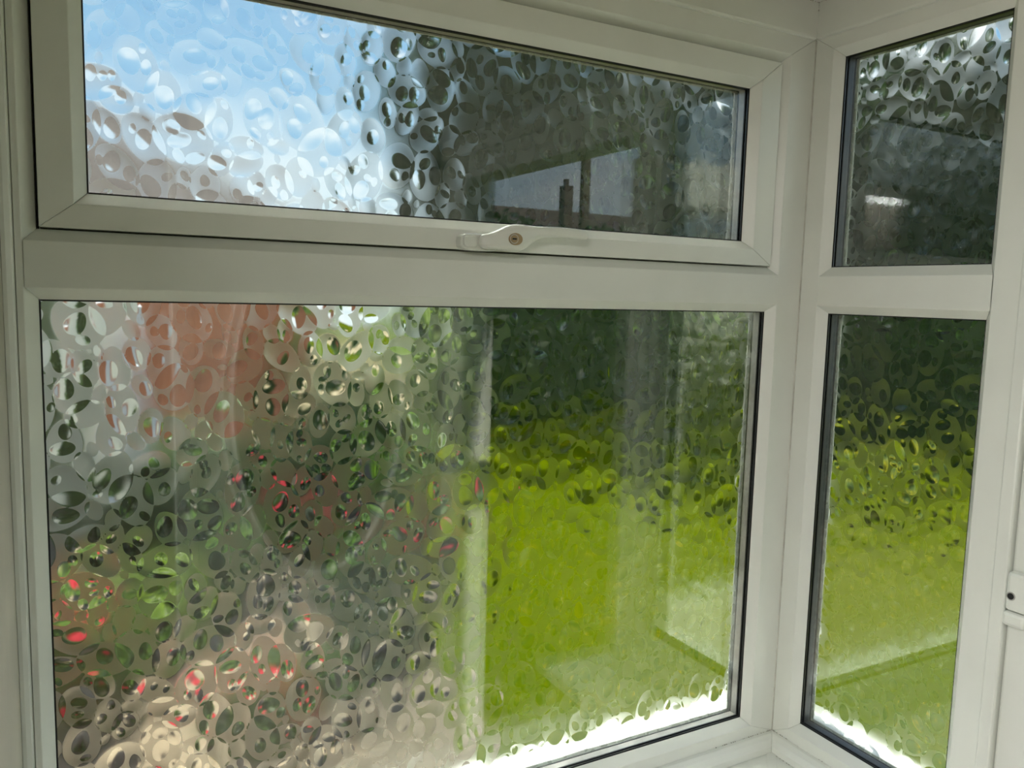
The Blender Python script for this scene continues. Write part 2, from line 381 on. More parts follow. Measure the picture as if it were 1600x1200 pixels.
# grip: lofted along its length (x, z centre, half height, y centre, half depth)
secs = [(-.5270, .0722, .0040, -.0240, .0030), (-.5235, .0722, .0088, -.0245, .0055), (-.5150, .0728, .0085, -.0260, .0070), (-.5040, .0755, .0118, -.0280, .0088), (-.4930, .0778, .0150, -.0290, .0095),
        (-.4820, .0778, .0155, -.0295, .0095), (-.4720, .0798, .0132, -.0300, .0088), (-.4640, .0835, .0088, -.0305, .0070), (-.4520, .0862, .0062, -.0312, .0052), (-.4350, .0872, .0060, -.0322, .0046),
        (-.4150, .0868, .0060, -.0330, .0044), (-.4000, .0862, .0060, -.0334, .0043), (-.3945, .0859, .0054, -.0335, .0038), (-.3915, .0858, .0032, -.0335, .0022)]
rings_ = []
for x, z, hz, y, hy in secs:
    rr_ = []
    for i in range(20):
        a = 2 * math.pi * i / 20; c_, s_ = math.cos(a), math.sin(a)
        rr_.append((x, y + hy * math.copysign(abs(c_) ** .75, c_), z + hz * math.copysign(abs(s_) ** .75, s_)))
    rings_.append(rr_)
gr = link('grip', loft(bmesh.new(), rings_), M['upvc'], hd, smooth=True)
sb_ = gr.modifiers.new('s', 'SUBSURF'); sb_.levels = 1; sb_.render_levels = 2
# spindle boss between plate and sash
bm = bmesh.new(); loft(bm, [[(-.4885 + .009 * math.cos(a * math.pi / 10), y, .0775 + .009 * math.sin(a * math.pi / 10)) for a in range(20)] for y in (YS, -.027)])
link('boss', bm, M['upvc'], hd)
def disc(cx, cz, r, y0, y1, sx=1.0, n=24, inner=0):
    bm = bmesh.new()
    outer = [[(cx + r * sx * math.cos(2 * math.pi * i / n), y, cz + r * math.sin(2 * math.pi * i / n)) for i in range(n)] for y in (y0, y1)]
    return loft(bm, outer)
KX, KZ = -.4905, .0760
link('lock_surround', disc(KX + .001, KZ, .0066, -.0330, -.0392, 1.28), M['brass'], hd, label='brown brass oval lock surround')
link('lock_rim', disc(KX - .0016, KZ, .0052, -.0385, -.0402), M['steel'], hd)
link('lock_cylinder', disc(KX - .0016, KZ, .0044, -.0395, -.0406), M['brass'], hd)
boxo('keyhole', (KX - .0042, KX + .001, -.0410, -.0404, KZ - .0009, KZ + .0009), M['black'], hd)

# ================================================================ window 2 (right)
w2 = empty('window_2', (0, -.16, -.63), label='narrow white framed side window with two fixed lights of pebble pattern glass', cat='window', kind='structure')
SL2, SR2 = .0534, .2748
ring(T2, (SL2, SR2, ZB, ZR2), (.0410, .0415, .0285, .0312), frame_prof(), NAMES, M['upvc'], w2)
bm = bmesh.new()
prof2 = [(0, 0, 0), (.0106, -.0126, .0105), (.0510, -.0126, .0105), (.0637, 0, 0), (.0637, .001, 0), (.055, .001, 0), (.055, .0305, 0), (.0637, .0305, 0), (.0637, .0318, 0), (0, .0318, 0), (0, .0305, 0), (.009, .0305, 0), (.009, .001, 0)]
loft(bm, [[T2(SL2 - s + .0002, d, z) for z, d, s in prof2], [T2(SR2 + s - .0002, d, z) for z, d, s in prof2]])
link('transom', bm, M['upvc'], w2, bevel=.0006)
glazing(T2, (SL2, SR2, ZB, 0.0), 0.0, w2, 31, M['spacer_dark'])
glazing(T2, (SL2, SR2, .0637, ZR2), 0.0, w2, 47, M['spacer_dark'])
bm = bmesh.new()
loft(bm, [[(.043, y, -.613), (.100, y, -.624), (.100, y, -.66), (.0345, y, -.66)] for y in (.034, -.33)])
link('outer_cill', bm, M['cill'], w2, label='white outside cill')

# ================================================================ corner, trims, sill boards
boxo('trim_1', (-.0122, .075, -.0122, .075, -.66, .45), M['upvc'], label='white corner post joining the two windows', cat='corner post', kind='structure', bevel=.001)
def vline(name, pts, r, mat, **k):
    bm = bmesh.new(); rg = []
    for p in pts: rg.append([(p[0] + r * math.cos(a * math.pi / 3), p[1] + r * math.sin(a * math.pi / 3), p[2]) for a in range(6)])
    return link(name, loft(bm, rg), mat, **k)
vline('sealant_bead', [(-.0125, -.0125, z) for z in np.linspace(-.628, .372, 12)], .0011, solid('corner_sealant', (.42, .41, .36), (.60, .60, .54), rough=.7, scale=35), label='thin discoloured sealant line down the corner between the two windows', cat='sealant')
# head cover boards up to the ceiling, with a rounded lower edge
def cover(T, a, b, z0, z1, d0, d1):
    p = [(d0, z0 + .0035), (d0 + .001, z0 + .001), (d0 + .0035, z0), (d1, z0), (d1, z1), (d0, z1)]
    return loft(bmesh.new(), [[T(u, d, z) for d, z in p] for u in (a, b)])
link('trim_2', cover(T1, -.99, -.0165, .372, .432, -.0175, .058), M['upvc'], bevel=.0005, label='white cover board over the main window below the ceiling', cat='trim', kind='structure')
link('trim_3', cover(T2, .0165, 1.25, .372, .432, -.0175, .058), M['upvc'], bevel=.0005, label='white cover board over the side window below the ceiling', cat='trim', kind='structure')
# rounded bead along the foot of the frames
def foot(T, a, b, sa, sb):
    pr = [(-.012, -.6275), (-.0175, -.6285), (-.0245, -.633), (-.0290, -.641), (-.0305, -.650), (-.012, -.650)]
    return loft(bmesh.new(), [[T(a + sa * d, d, z) for d, z in pr], [T(b + sb * d, d, z) for d, z in pr]])
link('trim_4', foot(T1, -.9645, 0, 0, 1), M['upvc'], label='rounded white bead at the foot of the main window', cat='trim', kind='structure', smooth=False, bevel=.0008)
link('trim_5', foot(T2, 0, .3160, -1, 0), M['upvc'], label='rounded white bead at the foot of the side window', cat='trim', kind='structure', bevel=.0008)
# sill boards (mitred at the corner, with a joint strip)
def prism(bm, poly, z0, z1): return loft(bm, [[(x, y, z) for x, y in poly] for z in (z0, z1)])
link('trim_6', prism(bmesh.new(), [(-.985, .05), (.05, .05), (-.0005, -.0005), (-.19, -.19), (-.985, -.19)], -.672, -.6502), M['upvc'], bevel=.002, label='white sill board below the main window', cat='window sill', kind='structure')
link('trim_7', prism(bmesh.new(), [(.05, .0495), (.05, -.345), (-.19, -.345), (-.19, -.1905), (-.0005, -.001)], -.672, -.6502), M['upvc'], bevel=.002, label='white sill board below the side window', cat='window sill', kind='structure')
bm = bmesh.new()
a = Vector((-.026, -.026, 0)); dv = Vector((-1, -1, 0)).normalized(); nn_ = Vector((1, -1, 0)).normalized() * .0065
prism(bm, [tuple((a - nn_).xy), tuple((a + nn_).xy), tuple((a + dv * .225 + nn_).xy), tuple((a + dv * .225 - nn_).xy)], -.6500, -.6487)
link('joint_strip', bm, M['upvc'], bevel=.0004, label='white joint strip covering the mitre of the sill boards', cat='trim')
# grime in the joints
def bit(name, pts, r, **k):
    bm = bmesh.new()
    for p in pts:
        s_ = r * R.uniform(.5, 1.4); bmesh.ops.create_icosphere(bm, subdivisions=1, radius=s_, matrix=Matrix.Translation(p))
    return link(name, bm, M['grime'], **k)
bit('grime', [(-.0123 - R.uniform(0, .004) ** 1, -.0123 - R.uniform(0, .004), -.6275 - R.uniform(0, .022)) for _ in range(30)] +
    [(-.014 - R.random() ** 2 * .12, -.0126, -.6272) for _ in range(30)] + [(-.0126, -.014 - R.random() ** 2 * .12, -.6272) for _ in range(30)] +
    [(-.031, -.033 - R.random() ** 1.6 * .16, -.6500) for _ in range(40)], .0007, label='dark specks of grime in the bottom corner between the windows', cat='dirt', kind='stuff')
bit('grime', [(-.0178, -.0178 - R.random() ** 1.6 * .03, .4195) for _ in range(16)] + [(-.0178 - R.random() ** 1.6 * .03, -.0178, .4195) for _ in range(16)] + [(-.0180, -.0180, .42 - R.random() * .012) for _ in range(10)],
    .0006, label='dark specks of grime in the top corner at the ceiling', cat='dirt', kind='stuff')

# ================================================================ room shell
rf = empty('added_rooflight', (-1.5, -1.17, .42), label='narrow made-up rooflight frame added round the fill light, unseen behind on the left', cat='rooflight', kind='structure')  # unseen frame, added as a surround for the roof fill light
for nm, b in (('frame_side', (-1.96, -1.91, -1.36, -.98, .40, .43)), ('frame_side', (-1.09, -1.04, -1.36, -.98, .40, .43)), ('frame_end', (-1.91, -1.09, -1.36, -1.31, .40, .43)), ('frame_end', (-1.91, -1.09, -1.03, -.98, .40, .43))):
    boxo(nm, b, M['upvc'], rf, bevel=.002)
boxo('ceiling', (-2.0, .14, -1.4, .14, .42, .50), M['ceiling'], label='rough white plaster porch ceiling', cat='ceiling', kind='structure')
boxo('floor', (-2.0, .10, -1.4, .10, G - .1, G), M['floor'], label='grey porch floor', cat='floor', kind='structure')
boxo('wall_front', (-2.0, .10, .0, .10, G, -.672), M['brick'], label='low brick wall under the main window', cat='wall', kind='structure')
boxo('wall_right', (.0, .10, -.345, .0, G, -.672), M['brick'], label='low brick wall under the side window', cat='wall', kind='structure')
bm = box(bmesh.new(), -1.10, -.974, -.56, .10, -.672, .42)  # pier run on out of view to shade the left of the frame
link('wall_left', bm, M['wall_pale'], label='narrow plastered wall beside the left frame', cat='wall', kind='structure')
bm = box(bmesh.new(), -2.0, -1.101, -.02, .10, -.672, .42)
link('wall_left', bm, M['wall_pale'], label='plastered wall past the left pier', cat='wall', kind='structure')
boxo('wall_side', (-2.1, -2.0, -1.4, .10, G, -.66), M['wall_pale'], label='low far side wall of the porch', cat='wall', kind='structure')
w3 = empty('added_side_window', (-2.05, -.65, -.66), label='clear glazed window added out of view along the far side of the porch', cat='window', kind='structure')  # unseen window, added to brighten the interior
for nm, b in (('frame_sill', (-2.08, -2.0, -1.4, .10, -.66, -.60)), ('frame_head', (-2.08, -2.0, -1.4, .10, .36, .42)), ('frame_jamb', (-2.08, -2.0, -1.4, -1.33, -.60, .36)), ('frame_jamb', (-2.08, -2.0, .03, .10, -.60, .36)), ('mullion', (-2.08, -2.0, -.68, -.62, -.60, .36))):
    boxo(nm, b, M['upvc'], w3, bevel=.002)
boxo('pane', (-2.045, -2.04, -1.33, .03, -.60, .36), M['glass'], w3)
# rounded upright trim left of the frame
bm = bmesh.new()
loft(bm, [[(-.9642, -.0005, z), (-.9645, -.0105, z), (-.9665, -.0145, z), (-.9705, -.0160, z), (-.9738, -.0160, z), (-.9738, -.0005, z)] for z in (-.65, .372)])
link('trim_8', bm, M['upvc'], bevel=.0004, label='rounded white upright trim at the left edge of the main window', cat='trim', kind='structure')

# ---- house wall with the front door (seen mirrored in the panes)
YB = -1.25
DX0, DX1 = -.66, -.035
bm = bmesh.new(); box(bm, -2.0, DX0 - .05, YB - .15, YB, G, .42)
link('wall_back', bm, M['wall'], label='dark house wall behind the camera', cat='wall', kind='structure')
d1 = empty('door_1', (-.345, YB, G), label='white panelled front door with oval glass light', cat='door', kind='structure')
for x0, x1, nm in ((DX0 - .05, DX0, 'frame_jamb'), (DX1, .10, 'frame_jamb')):
    boxo(nm, (x0, x1, YB - .06, YB + .012, G, .42), M['upvc'], d1, bevel=.003)
boxo('frame_head', (DX0 - .05, .10, YB - .06, YB + .012, .35, .42), M['upvc'], d1)
CXd = (DX0 + DX1) / 2
boxo('leaf', (DX0 + .003, DX1 - .003, YB - .05, YB - .006, G + .01, .347), M['door_white'], d1, bevel=.002)
def tube_loop(pts, prof, nrm_y, name, mat, parent, closed=True):
    """moulding: sweep profile [(across, out)] along a loop of (x,z) points"""
    n_ = len(pts); rings = []
    for i in range(n_):
        p0, p1, p2 = Vector(pts[i - 1]), Vector(pts[i]), Vector(pts[(i + 1) % n_])
        t_ = ((p1 - p0).normalized() + (p2 - p1).normalized()).normalized(); nn = Vector((-t_.y, t_.x))
        k = 1 / max(.5, nn.dot(Vector((-(p1 - p0).normalized().y, (p1 - p0).normalized().x))))
        rings.append([(p1.x + nn.x * a * k, nrm_y + o_, p1.y + nn.y * a * k) for a, o_ in prof])
    bm = bmesh.new(); vs = [[bm.verts.new(p) for p in r] for r in rings]; m_ = len(prof)
    for i in range(n_):
        for j in range(m_):
            a, b = vs[i], vs[(i + 1) % n_]; bm.faces.new((a[j], a[(j + 1) % m_], b[(j + 1) % m_], b[j]))
    return link(name, bm, mat, parent)
mould = [(-.014, 0), (-.010, .015), (0, .003), (.008, .018), (.015, 0)]
ov = [(CXd + .235 * math.cos(a), -.28 + .475 * math.sin(a)) for a in np.linspace(0, 2 * math.pi, 48, endpoint=False)]
bm = bmesh.new(); loft(bm, [[(x, y, z) for x, z in ov] for y in (YB - .0065, YB - .002)]); link('oval_light', bm, M['darkglass'], d1, label='dark oval glass light')
tube_loop(ov, [(-.02, 0), (-.014, .016), (0, .010), (.01, .018), (.02, 0)], YB - .006, 'oval_moulding', M['door_white'], d1)
lp = [(-.50, -.875), (-.165, -.875), (-.165, -.805), (-.50, -.805)]
tube_loop(lp, mould, YB - .006, 'letter_plate_moulding', M['door_white'], d1)
for sgn in (1, -1):
    xa, xb = CXd + sgn * .075, CXd + sgn * .262
    top = [(xa + (xb - xa) * t_, -.965 + .055 * t_ ** 1.5) for t_ in np.linspace(0, 1, 7)]
    lo = [(xb, -1.36), (xa, -1.36)]
    pts = top + lo
    tube_loop(pts, mould, YB - .006, 'panel_moulding', M['door_white'], d1)
    ca = Vector((sum(p[0] for p in pts) / len(pts), -1.16))
    def sh(p, k): return (ca.x + (p[0] - ca.x) * k, ca.y + (p[1] - ca.y) * (1 - (1 - k) * .5))
    bm = loft(bmesh.new(), [[(sh(p, .72)[0], YB - .006, sh(p, .72)[1]) for p in pts], [(sh(p, .58)[0], YB + .010, sh(p, .58)[1]) for p in pts]])
    link('raised_panel', bm, M['door_white'], d1)

# ---- doorway beside the side window, leaf opened outwards
d2 = empty('door_2', (0, -.62, G), label='white porch doorway with its glazed leaf opened outwards', cat='door', kind='structure')
boxo('mullion', (-.0165, .075, -.3335, -.3170, G, .372), M['upvc'], d2, bevel=.0025)
boxo('frame_jamb', (-.0095, .075, -.3680, -.3345, G, .372), M['upvc'], d2, bevel=.003)
boxo('frame_jamb', (-.014, .075, -1.165, -1.093, G, .372), M['upvc'], d2, bevel=.004)
boxo('frame_head', (-.010, .075, -1.093, -.3680, .310, .372), M['upvc'], d2, bevel=.003)
boxo('frame_infill', (-.005, .075, YB - .05, -1.165, G, .372), M['upvc'], d2)
boxo('threshold', (-.02, .11, -1.093, -.3680, G, G + .03), M['spacer'], d2)
# leaf: lies in the plane y = -.355 beyond the doorway
LY0, LY1 = -.424, -.372
boxo('leaf_stile', (.020, .110, LY0, LY1, G + .04, .275), M['upvc'], d2, bevel=.003)
boxo('leaf_stile', (.66, .745, LY0, LY1, G + .04, .275), M['upvc'], d2, bevel=.003)
for z0, z1 in ((G + .04, G + .14), (-.70, -.60), (.19, .275)):
    boxo('leaf_rail', (.110, .66, LY0, LY1, z0, z1), M['upvc'], d2, bevel=.003)
boxo('leaf_panel', (.110, .66, LY0 + .015, LY1 - .015, G + .14, -.70), M['upvc'], d2)
boxo('leaf_glass', (.110, .66, LY0 + .022, LY1 - .022, -.60, .19), M['glass'], d2)
# hinge
hg = empty('hinge', (0, 0, 0)); hg.parent = d2; hg.location = -d2.location; hg['label'] = 'white hinge with black round adjusting hole'
def xdisc(cy_, cz_, r, x0, x1, n=20, sz=1): return loft(bmesh.new(), [[(x, cy_ + r * math.cos(2 * math.pi * i / n), cz_ + r * sz * math.sin(2 * math.pi * i / n)) for i in range(n)] for x in (x0, x1)])
boxo('hinge_body', (-.0230, -.0095, -.3640, -.3370, -.318, -.274), M['upvc'], hg, bevel=.004)
boxo('hinge_body', (-.0230, -.0095, -.3600, -.3350, -.336, -.3195), M['upvc'], hg, bevel=.004)
link('adjusting_hole', xdisc(-.3435, -.3010, .0035, -.0238, -.0229), M['black'], hg, label='black round hole')
link('hole_rim', xdisc(-.3435, -.3010, .0048, -.0234, -.0228), M['spacer'], hg)
for z in (-.53, -.615):
    boxo('keep', (-.002, .026, -1.093, -1.089, z - .022, z + .022), M['steel'], d2, label='steel lock keep')

# ================================================================ garden
def dirpt(u, v, dist):
    d = fwd * F_PX + r2 * (u - 800) - u2 * (v - 600); d.normalize()
    h = Vector((d.x, d.y)).length
    return CAM + d * (dist / h)
boxo('lawn', (-40, 60, -40, 60, G - .3, G - .06), M['grass'], label='bright yellow green sunlit lawn beyond the windows', cat='lawn', kind='structure')
bm = bmesh.new(); prism(bm, [(-4, .102), (-.42, .102), (-.10, 2.6), (.1, 4.6), (-4, 4.6)], G - .1, G - .03)
link('patio', bm, M['paving'], label='tan paving outside left of the lawn', cat='paving', kind='structure')
bm = bmesh.new(); prism(bm, [(-4, 4.61), (1.41, 4.61), (2.3, 7.6), (2.6, 9.4), (-4, 9.4)], G - .1, G - .01)
link('flower_bed', bm, M['soil'], label='dark planted soil bed before the brick house', cat='flower bed', kind='structure')
bm = bmesh.new(); prism(bm, [(-.41, .102), (-.02, .102), (.42, 2.2), (1.30, 4.6), (.11, 4.6), (-.09, 2.6)], G - .1, G - .02)
link('flower_bed', bm, M['soil'], label='narrow soil bed between the paving and the lawn', cat='flower bed', kind='structure')

def leaves(center, rad, n, size, seed, squash_bottom=True, shell=.55, shape='ell'):
    rs = np.random.RandomState(seed)
    if shape == 'box':
        P = (rs.rand(n, 3) * 2 - 1)
        k = rs.randint(0, 3, n); s = np.where(rs.rand(n) < .5, -1, 1) * rs.uniform(.75, 1.06, n)
        ex = rs.rand(n) < .8; P[np.arange(n)[ex], k[ex]] = s[ex]
    elif shape == 'cone':
        h = rs.rand(n) ** 1.3; a = rs.rand(n) * 2 * np.pi; r_ = (1 - h) * rs.uniform(.5, 1.05, n) + .05
        P = np.stack([r_ * np.cos(a), r_ * np.sin(a), h * 2 - 1], 1)
    else:
        P = rs.normal(size=(n, 3)); P /= np.linalg.norm(P, axis=1)[:, None]
        lump = 1 + .16 * np.sin(P[:, 0] * 5 + seed) * np.cos(P[:, 1] * 4 + seed * 2) + .12 * np.sin(P[:, 2] * 7 + seed)
        P *= (rs.uniform(shell, 1, n) * lump)[:, None]
    P = P * np.array(rad) + np.array(center)
    A = rs.normal(size=(n, 3)); A /= np.linalg.norm(A, axis=1)[:, None]
    B = rs.normal(size=(n, 3)); B -= (A * B).sum(1)[:, None] * A; B /= np.linalg.norm(B, axis=1)[:, None]
    s = size * rs.uniform(.6, 1.3, n)[:, None]
    V = np.stack([P - A * s, P + B * s * .45, P + A * s, P - B * s * .45], 1).reshape(-1, 3)
    Fc = np.arange(4 * n).reshape(n, 4)
    return V, Fc
def mesh_vf(name, V, Fc, mat, parent=None, **k):
    me = bpy.data.meshes.new(name)
    me.vertices.add(len(V)); me.vertices.foreach_set('co', np.asarray(V, np.float32).ravel())
    me.loops.add(Fc.size); me.loops.foreach_set('vertex_index', Fc.astype(np.int32).ravel())
    me.polygons.add(len(Fc)); me.polygons.foreach_set('loop_start', (np.arange(len(Fc)) * Fc.shape[1]).astype(np.int32))
    me.update(calc_edges=True); me.materials.append(mat)
    o = bpy.data.objects.new(name, me); COL.objects.link(o)
    if parent: o.parent = parent; o.location = -parent.location
    return tag(o, **k)
def trunk(p, h, r, parent, name='trunk'):
    bm = bmesh.new(); rg = []
    for i in range(6):
        t_ = i / 5; rr_ = r * (1 - .55 * t_)
        rg.append([(p.x + rr_ * math.cos(a * math.pi / 4) + .08 * r * i * math.sin(i), p.y + rr_ * math.sin(a * math.pi / 4), G - .06 + h * t_) for a in range(8)])
    return link(name, loft(bm, rg), M['wood'], parent)
def core(c, rad, mat, parent, seed):
    bm = bmesh.new(); bmesh.ops.create_icosphere(bm, subdivisions=3, radius=1)
    for v in bm.verts:
        k = 1 + .14 * math.sin(v.co.x * 5 + seed) * math.cos(v.co.y * 4 + seed * 2)
        v.co = Vector((c[0] + v.co.x * rad[0] * k * .78, c[1] + v.co.y * rad[1] * k * .78, c[2] + v.co.z * rad[2] * k * .78))
    return link('inner_foliage', bm, mat, parent)
def plant(name, u, dist, zc, rad, n, size, mat, seed, label, cat, group=None, shape='ell', trunk_r=.05, solid_core=True):
    p = dirpt(u, 600, dist); p.z = G - .06
    t_ = empty(name, p, label=label, cat=cat, group=group)
    trunk(p, max(.3, zc - G - rad[2] * .4), trunk_r, t_, 'trunk' if 'tree' in name else 'stem')
    V, Fc = leaves((p.x, p.y, zc), rad, n, size, seed, shape=shape)
    mesh_vf('foliage', V, Fc, mat, t_)
    if solid_core: core((p.x, p.y, zc), rad, mat, t_, seed)
    return t_, p
# trees filling the right half of the view
def azpt(az): return 800 + F_PX * math.tan(math.radians(az) + yaw)
for i, (az, dist, zc, rad, lab) in enumerate((
        (26.5, 13.0, 2.4, (1.5, 1.5, 3.0), 'tall dark tree, leftmost of those beyond the lawn, against the sky'),
        (34.5, 18.0, 3.2, (2.2, 2.2, 3.8), 'tall dark tree set back, second from the left beyond the lawn'),
        (42.0, 13.8, 1.9, (1.65, 1.65, 2.4), 'tall dark tree in front, behind the right half of the main window'),
        (49.5, 18.8, 2.4, (2.3, 2.3, 3.2), 'tall dark tree set back behind the corner post'),
        (57.0, 13.8, 1.8, (1.75, 1.75, 2.4), 'tall dark tree in front, seen through the side window'),
        (65.8, 19.3, 2.6, (2.1, 2.1, 3.4), 'tall dark tree set back, rightmost of those seen through the side window'))):
    u = azpt(az)
    plant('dark_tree', u, dist, zc, rad, 8000, .17, M['leaf_dark'], 50 + i, lab, 'tree', None, trunk_r=.22)
# hedge at the lawn's end
def hedge(name, pa, pb, h, dep, n, mat, label, seed):
    c = (pa + pb) / 2; c.z = G - .06
    L_ = (pb - pa).xy.length; ang = math.atan2(pb.y - pa.y, pb.x - pa.x)
    t_ = empty(name, c, label=label, cat='hedge')
    V, Fc = leaves((0, 0, h / 2), (L_ / 2, dep / 2, h / 2), n, .085, seed, shape='box')
    V[:, 2] += .10 * np.sin(V[:, 0] * 2.3) * (V[:, 2] / h)
    ca, sa = math.cos(ang), math.sin(ang)
    Wv = np.stack([V[:, 0] * ca - V[:, 1] * sa + c.x, V[:, 0] * sa + V[:, 1] * ca + c.y, V[:, 2] + c.z], 1)
    mesh_vf('foliage', Wv, Fc, mat, t_)
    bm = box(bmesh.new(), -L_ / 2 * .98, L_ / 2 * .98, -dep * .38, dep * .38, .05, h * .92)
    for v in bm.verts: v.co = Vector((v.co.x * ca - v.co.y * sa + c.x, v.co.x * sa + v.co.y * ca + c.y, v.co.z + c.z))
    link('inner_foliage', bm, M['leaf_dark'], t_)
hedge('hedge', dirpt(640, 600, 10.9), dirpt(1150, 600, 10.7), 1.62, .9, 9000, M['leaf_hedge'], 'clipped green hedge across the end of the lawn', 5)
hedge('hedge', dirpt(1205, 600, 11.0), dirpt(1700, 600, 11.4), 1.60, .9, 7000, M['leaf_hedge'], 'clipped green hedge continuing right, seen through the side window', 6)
hedge('hedge', Vector((-6.5, -1.5, 0)), Vector((-3.6, 6.2, 0)), 2.72, 1.0, 9000, M['leaf_olive'], 'tall olive green hedge left outside, mirrored in the side window', 9)
# brick house with a brown roof
hs = empty('brick_house', dirpt(300, 600, 10), label='low pink brick house with dark brown tiled roof seen through the left panes', cat='house')
hs.location.z = G - .06
def poly_prism(name, pts, z0, z1, mat, parent): return link(name, prism(bmesh.new(), pts, z0, z1), mat, parent)
A = dirpt(205, 600, 8.6); B = dirpt(492, 600, 8.9)
ex = (B - A); ex.z = 0; ex.normalize(); ey = Vector((-ex.y, ex.x, 0))
A2 = A - ex * 2.2; C_ = B + ey * 5; D_ = A2 + ey * 5
poly_prism('wall', [A2.xy[:], B.xy[:], C_.xy[:], D_.xy[:]], G - .06, .52, M['brick'], hs)
bm = bmesh.new()
z0_, zr = .46, 2.15
a0 = A2 - ex * .3 - ey * .3; b0 = B + ex * .35 - ey * .3; c0 = C_ + ex * .35 + ey * .3; d0_ = D_ - ex * .3 + ey * .3
r0 = (a0 + d0_) / 2; r1 = (b0 + c0) / 2 - ex * 2.4
vs = [bm.verts.new((p.x, p.y, z)) for p, z in ((a0, z0_), (b0, z0_), (c0, z0_), (d0_, z0_), (r0, zr), (r1, zr))]
for f in ((0, 1, 5, 4), (1, 2, 5), (2, 3, 4, 5), (3, 0, 4), (0, 3, 2, 1)): bm.faces.new([vs[i] for i in f])
link('roof', bm, M['roof'], hs)
g0 = a0 - ey * .02; g1 = b0 - ey * .02
bm = loft(bmesh.new(), [[(g.x - ey.x * w_, g.y - ey.y * w_, z_) for w_, z_ in ((0, .40), (.1, .40), (.1, .48), (0, .48))] for g in (g0, g1)])
link('gutter', bm, M['white'], hs, label='white gutter')
# cream rendered wall at far left
gw = empty('garden_wall', dirpt(70, 600, 6.2), label='cream rendered garden wall seen through the left edge of the main window', cat='wall')
gw.location.z = G - .06
a_ = dirpt(-120, 600, 6.2); b_ = dirpt(172, 600, 6.2); n__ = Vector((b_.y - a_.y, a_.x - b_.x, 0)).normalized() * .12
poly_prism('wall', [(a_ + n__).xy[:], (b_ + n__).xy[:], (b_ - n__).xy[:], (a_ - n__).xy[:]], G - .06, .42, M['render'], gw)
poly_prism('coping', [(a_ + n__ * 1.5).xy[:], (b_ + n__ * 1.5).xy[:], (b_ - n__ * 1.5).xy[:], (a_ - n__ * 1.5).xy[:]], .42, .48, M['cill'], gw)
# white upright post / downpipe
pp = dirpt(205, 600, 5.6)
dp = empty('white_post', (pp.x, pp.y, G - .03), label='white painted post before the brick house', cat='post')
bm = bmesh.new(); box(bm, pp.x - .07, pp.x + .07, pp.y - .07, pp.y + .07, G - .03, -.25); link('shaft', bm, M['white'], dp)
bm = bmesh.new(); loft(bm, [[(pp.x + s * a, pp.y + s * b, z) for a, b in ((-1, -1), (1, -1), (1, 1), (-1, 1))] for s, z in ((.10, -.25), (.10, -.21), (.01, -.15))]); link('cap', bm, M['white'], dp)
# shrubs
SH = [(612, 7.3, -.95, (.38, .38, .55), 'leaf_lime', 'lime leaved shrub right of the brick house', .05),
      (486, 7.5, -.85, (.34, .34, .6), 'leaf_mid', 'green shrub at the right end of the brick wall', .05),
      (330, 6.0, -1.2, (.5, .4, .32), 'leaf_mid', 'low green shrub before the brick wall', .045),
      (455, 5.4, -1.22, (.28, .28, .33), 'leaf_dark', 'low very dark shrub left of the lawn', .045),
      (250, 4.7, -1.22, (.36, .34, .33), 'leaf_dark', 'low dark shrub near the white post', .045),
      (622, 5.4, -1.22, (.30, .30, .32), 'leaf_hedge', 'rounded green shrub at the lawn edge', .045),
      (345, 4.15, -1.37, (.22, .22, .2), 'leaf_mid', 'spreading green shrub on the paving', .04),
      (560, 3.9, -1.36, (.2, .2, .2), 'leaf_mid', 'mid green shrub at the edge of the paving', .04),
      (205, 3.7, -1.38, (.26, .24, .2), 'leaf_lime', 'small pale green plant on the paving', .035),
      (662, 8.4, -.80, (.4, .4, .65), 'leaf_lime', 'bright upright shrub in front of the hedge left end', .05),
      (490, 3.05, -1.46, (.16, .16, .12), 'leaf_mid', 'low mat of green leaves in the soil bed near the window', .03),
      (605, 3.4, -1.46, (.18, .18, .12), 'leaf_dark', 'low mat of dark leaves beside the lawn edge near the window', .03),
      (75, 4.6, -.55, (.13, .13, .95), 'leaf_mid', 'narrow upright green shrub before the cream wall', .045)]
for i, (u, d, zc, rad, mt, lab, sz) in enumerate(SH):
    plant('shrub', u, d, zc, rad, 1500, sz, M[mt], 90 + i, lab, 'shrub', None, trunk_r=.03)
